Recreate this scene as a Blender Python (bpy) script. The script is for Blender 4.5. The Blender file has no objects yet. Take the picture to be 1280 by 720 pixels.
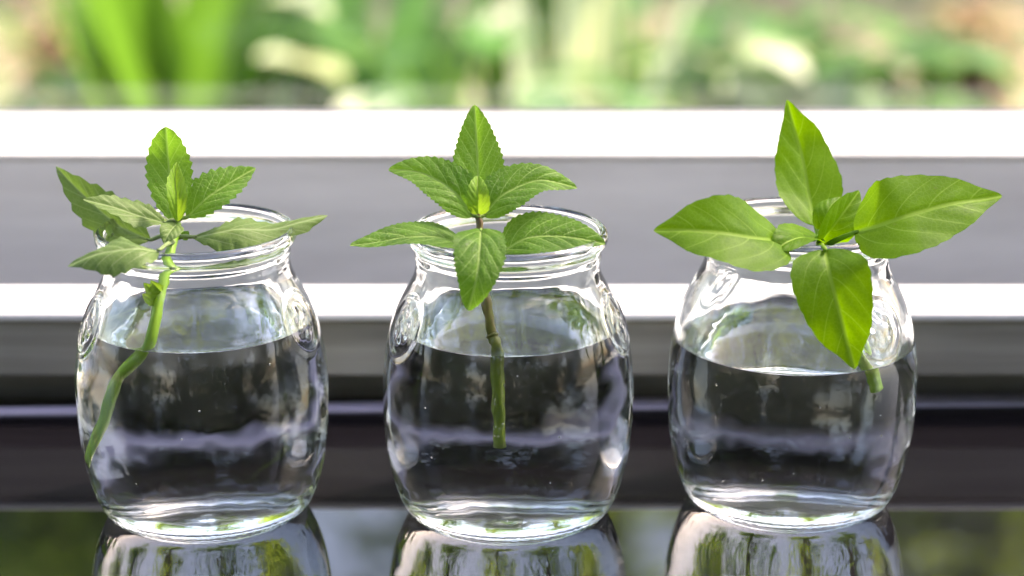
import bpy, math, random
from mathutils import Vector, Matrix, noise

R = math.radians
S = bpy.context.scene
COL = S.collection

# ------------------------------------------------------------------ camera
F_PX, PITCH = 2600.0, R(17.0)
CAM = Vector((0.0, -0.632, 0.272))
cd = bpy.data.cameras.new('camera')
cd.sensor_width = 36.0
cd.lens = 36.0 * F_PX / 1280.0
cd.clip_start, cd.clip_end = 0.01, 300.0
cd.dof.use_dof = True
cd.dof.focus_distance = 0.652
cd.dof.aperture_fstop = 6.0
cd.dof.aperture_blades = 0
cam = bpy.data.objects.new('camera', cd)
cam.location = CAM
cam.rotation_euler = (R(90) - PITCH, 0, 0)
COL.objects.link(cam)
S.camera = cam

# ------------------------------------------------------------------ sky, sun, exposure
SUN_EL, SUN_AZ = R(52), R(62)          # azimuth measured from +Y (behind the window) towards +X
w = bpy.data.worlds.new('World')
S.world = w
w.use_nodes = True
nt = w.node_tree
sky = nt.nodes.new('ShaderNodeTexSky')
sky.sky_type = 'NISHITA'
sky.sun_disc = False
sky.sun_elevation = SUN_EL
sky.sun_rotation = SUN_AZ
sky.air_density, sky.dust_density, sky.ozone_density = 1.0, 2.0, 1.0
bg = nt.nodes['Background']
bg.inputs['Strength'].default_value = 0.15
nt.links.new(sky.outputs[0], bg.inputs[0])
sl = bpy.data.lights.new('sun', 'SUN')
sl.energy, sl.angle, sl.color = 2.2, R(6.0), (1.0, 0.95, 0.87)
sun = bpy.data.objects.new('sun', sl)
sd = Vector((math.sin(SUN_AZ) * math.cos(SUN_EL), math.cos(SUN_AZ) * math.cos(SUN_EL), math.sin(SUN_EL)))
sun.rotation_euler = sd.to_track_quat('Z', 'Y').to_euler()
sun.location = (0, 0, 3)
COL.objects.link(sun)
S.view_settings.view_transform = 'Standard'
S.view_settings.look = 'None'
S.view_settings.gamma = 1.0
S.view_settings.exposure = 2.55
S.view_settings.use_white_balance = True          # set for the open shade, as the camera was
S.view_settings.white_balance_temperature = 7900
S.view_settings.white_balance_tint = 22
S.cycles.max_bounces = 28
S.cycles.transmission_bounces = 24
S.cycles.glossy_bounces = 8
S.cycles.diffuse_bounces = 4
S.cycles.transparent_max_bounces = 16
S.cycles.sample_clamp_indirect = 6.0
S.cycles.blur_glossy = 0.3
S.cycles.use_denoising = True


def at(px, py, y):
    """point of the plane y = const that lies on the ray through a pixel of the 1280x720 photograph"""
    a = (px - 640) / F_PX
    b = (360 - py) / F_PX
    d = Vector((a, math.cos(PITCH) + b * math.sin(PITCH), -math.sin(PITCH) + b * math.cos(PITCH)))
    return CAM + d * ((y - CAM.y) / d.y)


# ------------------------------------------------------------------ helpers
def tag(o, label=None, cat=None, group=None, kind=None):
    if label: o['label'] = label
    if cat: o['category'] = cat
    if group: o['group'] = group
    if kind: o['kind'] = kind
    return o


def empty(name, loc=(0, 0, 0)):
    o = bpy.data.objects.new(name, None)
    o.empty_display_size = 0.01
    o.location = loc
    COL.objects.link(o)
    return o


def mesh_obj(name, V, F, mats, parent=None, smooth=True, fmat=None, uv=None, normals=None):
    """V in world space; parts are stored relative to their parent"""
    off = Vector(parent.location) if parent else Vector((0, 0, 0))
    if parent and parent.parent: off = off + Vector(parent.parent.location)
    me = bpy.data.meshes.new(name)
    me.from_pydata([(v[0] - off.x, v[1] - off.y, v[2] - off.z) for v in V], [], F)
    for m in (mats if isinstance(mats, (list, tuple)) else [mats]): me.materials.append(m)
    if smooth: me.polygons.foreach_set('use_smooth', [True] * len(me.polygons))
    if fmat: me.polygons.foreach_set('material_index', fmat)
    if uv:
        l = me.uv_layers.new(name='UVMap')
        idx = [0] * len(me.loops)
        me.loops.foreach_get('vertex_index', idx)
        buf = []
        for i in idx: buf.extend(uv[i])
        l.data.foreach_set('uv', buf)
    if normals:
        me.normals_split_custom_set_from_vertices(normals)
    me.update()
    o = bpy.data.objects.new(name, me)
    o.parent = parent
    COL.objects.link(o)
    return o


def box(name, x0, x1, y0, y1, z0, z1, mat, parent=None, bevel=0.0, seg=3):
    V = [(x, y, z) for x in (x0, x1) for y in (y0, y1) for z in (z0, z1)]
    F = [(0, 1, 3, 2), (4, 6, 7, 5), (0, 4, 5, 1), (2, 3, 7, 6), (0, 2, 6, 4), (1, 5, 7, 3)]
    o = mesh_obj(name, V, F, mat, parent, smooth=False)
    if bevel:
        b = o.modifiers.new('bevel', 'BEVEL')
        b.width, b.segments = bevel, seg
        b.limit_method = 'NONE'
        o.data.polygons.foreach_set('use_smooth', [True] * 6)
        b.harden_normals = True
    return o


def catmull(P, n):
    """n+1 points on a Catmull-Rom curve through the points P"""
    P = [Vector(p) for p in P]
    Q = [P[0] * 2 - P[1]] + P + [P[-1] * 2 - P[-2]]
    m = len(P) - 1
    out = []
    for k in range(n + 1):
        s = k / n * m
        i = min(int(s), m - 1)
        t = s - i
        a, b, c, d = Q[i:i + 4]
        out.append(0.5 * ((2 * b) + (c - a) * t + (2 * a - 5 * b + 4 * c - d) * t * t + (3 * b - a - 3 * c + d) * t ** 3))
    return out


def tube(P, rad, seg=14, cap=True, wob=0.0):
    """vertices and faces of a tube along P, rad a list (interpolated) of radii"""
    n = len(P)
    V, F = [], []
    ref = Vector((0.31, -0.9, 0.2)).normalized()
    for i, p in enumerate(P):
        t = (P[min(i + 1, n - 1)] - P[max(i - 1, 0)]).normalized()
        a = (ref - t * ref.dot(t)).normalized()
        b = t.cross(a)
        s = i / (n - 1) * (len(rad) - 1)
        k = min(int(s), len(rad) - 2) if len(rad) > 1 else 0
        r = rad[k] + (rad[k + 1] - rad[k]) * (s - k) if len(rad) > 1 else rad[0]
        for j in range(seg):
            th = 2 * math.pi * j / seg
            rr = r * (1 + 0.07 * math.cos(4 * th)) * (1 + wob * noise.noise(Vector((i * 0.37, math.cos(th), math.sin(th)))))
            V.append(p + (a * math.cos(th) + b * math.sin(th)) * rr)
    for i in range(n - 1):
        for j in range(seg):
            k = (j + 1) % seg
            F.append((i * seg + j, i * seg + k, (i + 1) * seg + k, (i + 1) * seg + j))
    if cap:
        F.append(tuple(range(seg))[::-1])
        F.append(tuple(range((n - 1) * seg, n * seg)))
    return V, F


# ------------------------------------------------------------------ materials
def new_mat(name):
    m = bpy.data.materials.new(name)
    m.use_nodes = True
    t = m.node_tree
    t.nodes.clear()
    out = t.nodes.new('ShaderNodeOutputMaterial')
    return m, t, out


def N(t, kind, **kw):
    n = t.nodes.new(kind)
    for k, v in kw.items():
        if k in n.bl_rna.properties: setattr(n, k, v)
        else: n.inputs[k].default_value = v
    return n


def mth(t, op, a, b=None, clamp=False):
    n = t.nodes.new('ShaderNodeMath')
    n.operation = op
    n.use_clamp = clamp
    for i, x in enumerate((a, b)):
        if x is None: continue
        if isinstance(x, (int, float)): n.inputs[i].default_value = x
        else: t.links.new(x, n.inputs[i])
    return n.outputs[0]


def mixc(t, f, a, b):
    n = t.nodes.new('ShaderNodeMix')
    n.data_type = 'RGBA'
    for s, x in ((0, f), (6, a), (7, b)):
        if isinstance(x, (int, float)): n.inputs[s].default_value = x
        elif isinstance(x, tuple): n.inputs[s].default_value = (*x, 1)
        else: t.links.new(x, n.inputs[s])
    return n.outputs[2]


def ramp(t, f, a, b):
    n = t.nodes.new('ShaderNodeMapRange')
    n.interpolation_type = 'SMOOTHSTEP'
    n.inputs[1].default_value, n.inputs[2].default_value = a, b
    t.links.new(f, n.inputs[0])
    return n.outputs[0]


def glass_mat(name, ior, col=(1, 1, 1)):
    m, t, out = new_mat(name)
    g = N(t, 'ShaderNodeBsdfGlass', Roughness=0.0, IOR=ior, Color=(*col, 1))
    t.links.new(g.outputs[0], out.inputs[0])
    return m


GLASS = glass_mat('clear_glass', 1.5, (0.985, 0.995, 0.99))
WATER_TOP = glass_mat('water_to_air', 1.333)
WATER_SIDE = glass_mat('water_to_glass', 1.333 / 1.5)


def paint_mat(name, col, col2, rough, scale=(60, 60, 60), bump=0.15, spec=0.4):
    m, t, out = new_mat(name)
    tc = N(t, 'ShaderNodeTexCoord')
    mp = N(t, 'ShaderNodeMapping', Scale=scale)
    t.links.new(tc.outputs['Object'], mp.inputs[0])
    n1 = N(t, 'ShaderNodeTexNoise', Scale=1.0, Detail=6.0, Roughness=0.6)
    t.links.new(mp.outputs[0], n1.inputs['Vector'])
    c = mixc(t, ramp(t, n1.outputs[0], 0.35, 0.7), col, col2)
    p = N(t, 'ShaderNodeBsdfPrincipled', Roughness=rough)
    p.inputs['Specular IOR Level'].default_value = spec
    t.links.new(c, p.inputs['Base Color'])
    b = N(t, 'ShaderNodeBump', Strength=bump, Distance=0.0006)
    t.links.new(n1.outputs[0], b.inputs['Height'])
    t.links.new(b.outputs[0], p.inputs['Normal'])
    t.links.new(p.outputs[0], out.inputs[0])
    return m


WHITE = paint_mat('white_window_paint', (0.81, 0.80, 0.79), (0.66, 0.65, 0.64), 0.38, (5, 40, 34), 0.5)
GREYWOOD = paint_mat('grey_weathered_wood', (0.36, 0.335, 0.285), (0.22, 0.205, 0.175), 0.6, (4, 90, 130), 0.8, 0.3)
DARK = paint_mat('near_black_strip', (0.012, 0.012, 0.013), (0.008, 0.008, 0.009), 0.7, (30, 60, 60), 0.3, 0.2)
WALLM = paint_mat('grey_render', (0.30, 0.29, 0.27), (0.24, 0.23, 0.22), 0.85, (20, 20, 20), 0.6)

# black lacquered sill: dark body, mirror gloss with dust and fine scratches
SILLM, t, out = new_mat('black_lacquer')
tc = N(t, 'ShaderNodeTexCoord')
n1 = N(t, 'ShaderNodeTexNoise', Scale=900.0, Detail=2.0)
n2 = N(t, 'ShaderNodeTexNoise', Scale=9.0, Detail=5.0)
t.links.new(tc.outputs['Object'], n1.inputs['Vector'])
t.links.new(tc.outputs['Object'], n2.inputs['Vector'])
dust = mth(t, 'MULTIPLY', ramp(t, n1.outputs[0], 0.70, 0.85), ramp(t, n2.outputs[0], 0.4, 0.8))
p = N(t, 'ShaderNodeBsdfPrincipled', IOR=1.55)
t.links.new(mixc(t, dust, (0.006, 0.0055, 0.007), (0.07, 0.065, 0.065)), p.inputs['Base Color'])
t.links.new(mth(t, 'ADD', mth(t, 'MULTIPLY', n2.outputs[0], 0.03), 0.0), p.inputs['Roughness'])
t.links.new(p.outputs[0], out.inputs[0])

# window pane: clear sheet, weak Fresnel reflection
PANE, t, out = new_mat('window_glass')
fr = N(t, 'ShaderNodeFresnel')
geo = N(t, 'ShaderNodeNewGeometry')
t.links.new(mth(t, 'SUBTRACT', 1.45, mth(t, 'MULTIPLY', geo.outputs['Backfacing'], 1.45 - 1 / 1.45)), fr.inputs[0])   # same weak sheen on both faces
tr = N(t, 'ShaderNodeBsdfTransparent', Color=(0.97, 0.985, 0.975, 1))
gl = N(t, 'ShaderNodeBsdfGlossy', Roughness=0.0)
mx = N(t, 'ShaderNodeMixShader')
t.links.new(fr.outputs[0], mx.inputs[0])
t.links.new(tr.outputs[0], mx.inputs[1])
t.links.new(gl.outputs[0], mx.inputs[2])
t.links.new(mx.outputs[0], out.inputs[0])


def leaf_mat(name, lamina, lamina2, vein, trans, under, nv, slope, vein_w, bump, rough=0.46, tmix=0.48, curve=0.0):
    """UV: u along the midrib 0..1, v across as a fraction of half the greatest width (-1..1)"""
    m, t, out = new_mat(name)
    uv = N(t, 'ShaderNodeUVMap')
    sp = N(t, 'ShaderNodeSeparateXYZ')
    t.links.new(uv.outputs[0], sp.inputs[0])
    u, v = sp.outputs[0], sp.outputs[1]
    av = mth(t, 'ABSOLUTE', v)
    side = mth(t, 'MULTIPLY', mth(t, 'GREATER_THAN', v, 0.0), 0.37)
    bent = mth(t, 'MULTIPLY', mth(t, 'POWER', av, 1.0 + curve), slope)
    ph = mth(t, 'ADD', mth(t, 'MULTIPLY', mth(t, 'SUBTRACT', u, bent), nv), side)
    fr = mth(t, 'ABSOLUTE', mth(t, 'SUBTRACT', mth(t, 'FRACT', mth(t, 'ADD', ph, 10.0)), 0.5))
    lat = mth(t, 'SUBTRACT', 1.0, ramp(t, fr, vein_w * 0.3, vein_w))
    lat = mth(t, 'MULTIPLY', lat, mth(t, 'SUBTRACT', 1.0, ramp(t, av, 0.45, 1.0)))
    mid = mth(t, 'SUBTRACT', 1.0, ramp(t, av, 0.02, 0.07))
    tc = N(t, 'ShaderNodeTexCoord')
    vo = N(t, 'ShaderNodeTexVoronoi', feature='DISTANCE_TO_EDGE', Scale=700.0)
    t.links.new(tc.outputs['Object'], vo.inputs['Vector'])
    net = mth(t, 'SUBTRACT', 1.0, ramp(t, vo.outputs['Distance'], 0.0, 0.12))
    veins = mth(t, 'MAXIMUM', mid, mth(t, 'MULTIPLY', lat, 0.8))
    n1 = N(t, 'ShaderNodeTexNoise', Scale=130.0, Detail=4.0)
    t.links.new(tc.outputs['Object'], n1.inputs['Vector'])
    base = mixc(t, ramp(t, n1.outputs[0], 0.3, 0.7), lamina, lamina2)
    n3 = N(t, 'ShaderNodeTexNoise', Scale=420.0, Detail=1.0)
    t.links.new(tc.outputs['Object'], n3.inputs['Vector'])
    base = mixc(t, mth(t, 'MULTIPLY', ramp(t, n3.outputs[0], 0.72, 0.80), 0.55), base, (0.10, 0.085, 0.03))   # small brown flecks
    base = mixc(t, mth(t, 'MULTIPLY', net, 0.28), base, vein)
    base = mixc(t, veins, base, vein)
    ge = N(t, 'ShaderNodeNewGeometry')
    base = mixc(t, mth(t, 'MULTIPLY', ge.outputs['Backfacing'], 0.85), base, under)
    p = N(t, 'ShaderNodeBsdfPrincipled', Roughness=rough)
    p.inputs['Specular IOR Level'].default_value = 0.2
    t.links.new(base, p.inputs['Base Color'])
    hgt = mth(t, 'SUBTRACT', mth(t, 'MULTIPLY', fr, 0.35), mth(t, 'ADD', mth(t, 'MULTIPLY', mid, 0.5), mth(t, 'MULTIPLY', net, 0.25)))
    b = N(t, 'ShaderNodeBump', Strength=bump, Distance=0.0012)
    t.links.new(hgt, b.inputs['Height'])
    t.links.new(b.outputs[0], p.inputs['Normal'])
    tr = N(t, 'ShaderNodeBsdfTranslucent')
    t.links.new(mixc(t, mth(t, 'MULTIPLY', veins, 0.3), trans, vein), tr.inputs[0])
    mx = N(t, 'ShaderNodeMixShader', Fac=tmix)
    t.links.new(p.outputs[0], mx.inputs[1])
    t.links.new(tr.outputs[0], mx.inputs[2])
    t.links.new(mx.outputs[0], out.inputs[0])
    return m


MINT = leaf_mat('mint_leaf', (0.080, 0.20, 0.022), (0.040, 0.12, 0.014), (0.30, 0.46, 0.13), (0.19, 0.42, 0.03),
                (0.20, 0.28, 0.12), 5.5, 0.42, 0.06, 0.55)
MINT_YOUNG = leaf_mat('young_mint_leaf', (0.16, 0.32, 0.03), (0.12, 0.26, 0.025), (0.28, 0.42, 0.10), (0.28, 0.48, 0.03),
                      (0.24, 0.36, 0.12), 5.0, 0.42, 0.07, 0.22)
SAGE = leaf_mat('dull_mint_leaf', (0.12, 0.20, 0.055), (0.085, 0.155, 0.04), (0.24, 0.33, 0.14), (0.16, 0.30, 0.04),
                (0.22, 0.29, 0.15), 5.0, 0.45, 0.07, 0.2, rough=0.5, tmix=0.33)
BASIL = leaf_mat('basil_leaf', (0.080, 0.20, 0.004), (0.048, 0.135, 0.003), (0.22, 0.38, 0.05), (0.19, 0.40, 0.004),
                 (0.15, 0.26, 0.05), 4.2, 0.55, 0.04, 0.15, rough=0.52, tmix=0.5, curve=0.45)


def stem_mat(name, a, b, z0, z1):
    m, t, out = new_mat(name)
    tc = N(t, 'ShaderNodeTexCoord')
    ge = N(t, 'ShaderNodeNewGeometry')
    sp = N(t, 'ShaderNodeSeparateXYZ')
    t.links.new(ge.outputs['Position'], sp.inputs[0])
    n1 = N(t, 'ShaderNodeTexNoise', Scale=220.0, Detail=4.0)
    t.links.new(tc.outputs['Object'], n1.inputs['Vector'])
    f = mth(t, 'MULTIPLY', ramp(t, sp.outputs[2], z0, z1), ramp(t, n1.outputs[0], 0.15, 0.6))
    p = N(t, 'ShaderNodeBsdfPrincipled', Roughness=0.4)
    t.links.new(mixc(t, f, a, b), p.inputs['Base Color'])
    p.inputs['Subsurface Weight'].default_value = 0.0
    tr = N(t, 'ShaderNodeBsdfTranslucent', Color=(0.30, 0.45, 0.04, 1))
    mx = N(t, 'ShaderNodeMixShader', Fac=0.25)
    t.links.new(p.outputs[0], mx.inputs[1])
    t.links.new(tr.outputs[0], mx.inputs[2])
    t.links.new(mx.outputs[0], out.inputs[0])
    return m


STEM_GREEN = stem_mat('green_stem', (0.20, 0.44, 0.03), (0.24, 0.46, 0.05), 0.0, 0.1)
STEM_BROWN = stem_mat('brown_flushed_stem', (0.17, 0.27, 0.03), (0.13, 0.065, 0.025), 0.052, 0.080)
STEM_PALE = stem_mat('pale_green_stem', (0.24, 0.52, 0.02), (0.22, 0.40, 0.05), 0.0, 0.1)

# ------------------------------------------------------------------ the setting: ground, wall, sill
YS = 0.108            # back edge of the sill
GZ = -0.90
gm, t, out = new_mat('leaf_litter_soil')
tc = N(t, 'ShaderNodeTexCoord')
n1 = N(t, 'ShaderNodeTexNoise', Scale=3.0, Detail=6.0)
n2 = N(t, 'ShaderNodeTexVoronoi', Scale=14.0)
t.links.new(tc.outputs['Object'], n1.inputs['Vector'])
t.links.new(tc.outputs['Object'], n2.inputs['Vector'])
c1 = mixc(t, ramp(t, n1.outputs[0], 0.38, 0.62), (0.22, 0.16, 0.125), (0.12, 0.085, 0.06))
sv = N(t, 'ShaderNodeSeparateColor')
t.links.new(n2.outputs['Color'], sv.inputs[0])
c2 = mixc(t, ramp(t, sv.outputs[0], 0.55, 0.9), c1, (0.42, 0.34, 0.22))
c2 = mixc(t, ramp(t, sv.outputs[1], 0.45, 0.75), c2, (0.085, 0.15, 0.04))
p = N(t, 'ShaderNodeBsdfPrincipled', Roughness=0.9)
t.links.new(c2, p.inputs['Base Color'])
t.links.new(p.outputs[0], out.inputs[0])
V, F = [], []
G = 60
for i in range(G + 1):
    for j in range(G + 1):
        x = (i / G - 0.5) * 2; y = (j / G - 0.5) * 2
        x = 80 * x * abs(x); y = 80 * y * abs(y)
        d = math.hypot(x, y)
        V.append((x, y, GZ + (0.10 * noise.noise(Vector((x * 0.5, y * 0.5, 0))) if d > 2 else 0)))
for i in range(G):
    for j in range(G):
        a = i * (G + 1) + j
        F.append((a, a + G + 1, a + G + 2, a + 1))
tag(mesh_obj('ground', V, F, gm), 'brown leaf-littered garden soil beyond the window', 'ground', kind='structure')
tag(box('wall', -0.98, 0.98, -1.25, 0.30, GZ - 0.15, -0.034, WALLM), 'low rendered wall carrying the window and the black sill', 'wall', kind='structure')

# sill: glossy black slab, its rear arris rounded
YL, YR = 0.116, 0.122
sx = 1.0
def sill_back(x): return YL + (YR - YL) * (x / 0.24 + 1) / 2
prof = []
rb = 0.0035
V, F = [], []
xs = [-sx, sx]
def sill_ring(x):
    yb = sill_back(x)
    r = [(-1.30, -0.0335), (-1.30, -0.003), (-1.2991, -0.0009), (-1.297, 0.0)]
    for k in range(0, 9):
        th = k / 8 * math.pi / 2
        r.append((yb - rb + rb * math.sin(th), -rb + rb * math.cos(th)))
    r.append((yb, -0.0335))
    return [(x, a, b) for a, b in r]
A, B = sill_ring(-sx), sill_ring(sx)
n = len(A)
V = A + B
F = [(i, i + 1, n + i + 1, n + i) for i in range(n - 1)] + [(n - 1, 0, n, 2 * n - 1)]
F += [tuple(range(n))[::-1], tuple(range(n, 2 * n))]
o = mesh_obj('window_sill', V, [f[::-1] for f in F], SILLM, smooth=False)
sm = o.data
fl = [False] * len(sm.polygons)
for i in range(4, n - 2): fl[i] = True
sm.polygons.foreach_set('use_smooth', fl)
tag(o, 'glossy black lacquered sill mirroring the jars', 'sill', kind='structure')

# sky light on the sill's rear edge, painted as a pale strip, a little wider towards one end
EDGE_GLINT = paint_mat('painted_sky_glint', (0.42, 0.39, 0.50), (0.36, 0.34, 0.43), 0.4, (30, 200, 30), 0.2)
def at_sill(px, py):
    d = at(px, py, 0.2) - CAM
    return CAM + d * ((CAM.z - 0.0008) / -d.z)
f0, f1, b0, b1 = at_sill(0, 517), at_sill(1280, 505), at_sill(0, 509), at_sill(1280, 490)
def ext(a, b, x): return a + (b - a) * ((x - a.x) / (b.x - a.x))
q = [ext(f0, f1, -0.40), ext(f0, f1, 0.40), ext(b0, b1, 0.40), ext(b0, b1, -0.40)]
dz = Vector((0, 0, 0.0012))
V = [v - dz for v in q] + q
tag(mesh_obj('painted_edge_glint', V, [(3, 2, 1, 0), (4, 5, 6, 7), (0, 1, 5, 4), (1, 2, 6, 5), (2, 3, 7, 6), (3, 0, 4, 7)], EDGE_GLINT, smooth=False),
    'thin lilac line of sky light painted along the rear of the black sill', 'trim', kind='structure')

# ------------------------------------------------------------------ the window
def z_at(py, y):
    return at(640, py, y).z

D1 = 0.099             # face of the inner ledge
zA, zB = z_at(471, D1), z_at(390, D1)
D1b = at(640, 356, 0.2).y
# depth of the ledge top where the ray through row 356 meets height zB
d356 = at(640, 356, 0.2) - CAM
D1b = CAM.y + d356.y * (zB - CAM.z) / d356.z
D2 = 0.216             # face of the sash rail behind it
zE = z_at(196, D2)
win = tag(empty('window', (0, 0.2, -0.034)), 'white painted window with bottom rail, ledge and glass pane behind the jars', 'window')
# ledge: grey wood front under a white top board
V0 = 0.95
box('gap_strip', -V0, V0, 0.133, 0.1355, -0.0338, zA + 0.004, DARK, win)  # near-black strip across the gap below the ledge
box('ledge_front', -V0, V0, D1, D1b - 0.004, zA, zB - 0.0035, GREYWOOD, win, 0.0012)
box('ledge_top', -V0, V0, D1 - 0.0015, D1b, zB - 0.0034, zB, WHITE, win, 0.0012)
box('ledge_back', -V0, V0, D1b - 0.0035, D1b - 0.0002, -0.0338, zB - 0.0036, GREYWOOD, win)
box('drip_channel', -V0, V0, D1b, D2 + 0.06, -0.0338, -0.012, paint_mat('grey_channel_paint', (0.15, 0.15, 0.155), (0.11, 0.11, 0.115), 0.6), win)
# sash: tall white rail with a rounded cap and bead
box('bottom_rail', -V0, V0, D2, D2 + 0.055, -0.0118, zE - 0.0005, WHITE, win, 0.002)
d140 = at(640, 141, 0.2) - CAM
D3 = CAM.y + d140.y * (zE + 0.004 - CAM.z) / d140.z
d160 = at(640, 161, 0.2) - CAM
D25 = CAM.y + d160.y * (zE - CAM.z) / d160.z
box('rail_cap', -V0, V0, D2 - 0.001, D25, zE - 0.0004, zE + 0.0016, WHITE, win, 0.0009)
box('glazing_bead', -V0, V0, D25 + 0.0002, D3, zE - 0.0004, zE + 0.004, WHITE, win, 0.0012)
box('gasket', -V0, V0, D3 + 0.0001, D3 + 0.003, zE - 0.0004, zE + 0.0052, paint_mat('grey_gasket', (0.25, 0.25, 0.28), (0.2, 0.2, 0.22), 0.6), win)
ZT = 1.40
box('outer_rail', -V0, V0, D3 + 0.0062, D3 + 0.016, -0.0118, zE + 0.001, WHITE, win)
for s in (-1, 1):
    box('stile', s * V0, s * (V0 - 0.06) , D2, D3 + 0.016, zE + 0.006, ZT, WHITE, win, 0.002)
box('head_rail', -V0, V0, D2, D3 + 0.016, ZT + 0.0004, ZT + 0.06, WHITE, win, 0.002)
box('pane', -V0 + 0.058, V0 - 0.058, D3 + 0.0033, D3 + 0.006, zE + 0.0012, ZT - 0.0004, PANE, win)

# ------------------------------------------------------------------ jars and water
SEG = 320
OUT = [(0.0000, 0.0026), (0.012, 0.0024), (0.020, 0.0018), (0.0255, 0.0008), (0.0280, 0.0), (0.0302, 0.0005), (0.0326, 0.0022),
       (0.0347, 0.0052), (0.0366, 0.0095), (0.0383, 0.0155), (0.0396, 0.0225), (0.0403, 0.029), (0.0407, 0.036), (0.0407, 0.045),
       (0.0403, 0.052), (0.0394, 0.058), (0.0380, 0.0640), (0.0361, 0.0695), (0.0338, 0.0745), (0.0317, 0.0785),
       (0.0302, 0.0818), (0.0296, 0.0842), (0.0295, 0.0858), (0.0297, 0.0872), (0.0299, 0.0883), (0.0298, 0.0895), (0.0299, 0.0907),
       (0.0305, 0.0918), (0.0316, 0.0930), (0.0320, 0.0944), (0.0318, 0.0957), (0.0311, 0.0966), (0.0304, 0.0970)]
INN = [(0.0297, 0.0967), (0.0290, 0.0958), (0.0286, 0.0942), (0.0284, 0.0900), (0.0281, 0.0860), (0.0282, 0.0835), (0.0288, 0.0808),
       (0.0301, 0.0776), (0.0320, 0.0738), (0.0342, 0.0690), (0.0360, 0.0637), (0.0373, 0.058), (0.0382, 0.052), (0.0386, 0.045),
       (0.0386, 0.036), (0.0381, 0.028), (0.0373, 0.0215), (0.0360, 0.0152), (0.0345, 0.0102), (0.0323, 0.0066), (0.0292, 0.0046),
       (0.024, 0.0042), (0.012, 0.0046), (0.0, 0.0050)]


def dense(P, step):
    out = []
    Q = [Vector((a, b, 0)) for a, b in P]
    for i in range(len(Q) - 1):
        k = max(1, int(math.ceil((Q[i + 1] - Q[i]).length / step)))
        a = Q[max(i - 1, 0)]; b = Q[i]; c = Q[i + 1]; d = Q[min(i + 2, len(Q) - 1)]
        for j in range(k):
            tt = j / k
            v = 0.5 * ((2 * b) + (c - a) * tt + (2 * a - 5 * b + 4 * c - d) * tt * tt + (3 * b - a - 3 * c + d) * tt ** 3)
            out.append((max(v.x, 0.0), v.y))
    out.append((Q[-1].x, Q[-1].y))
    return out


MZ = 0.0685             # height of the embossed medallions


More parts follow.
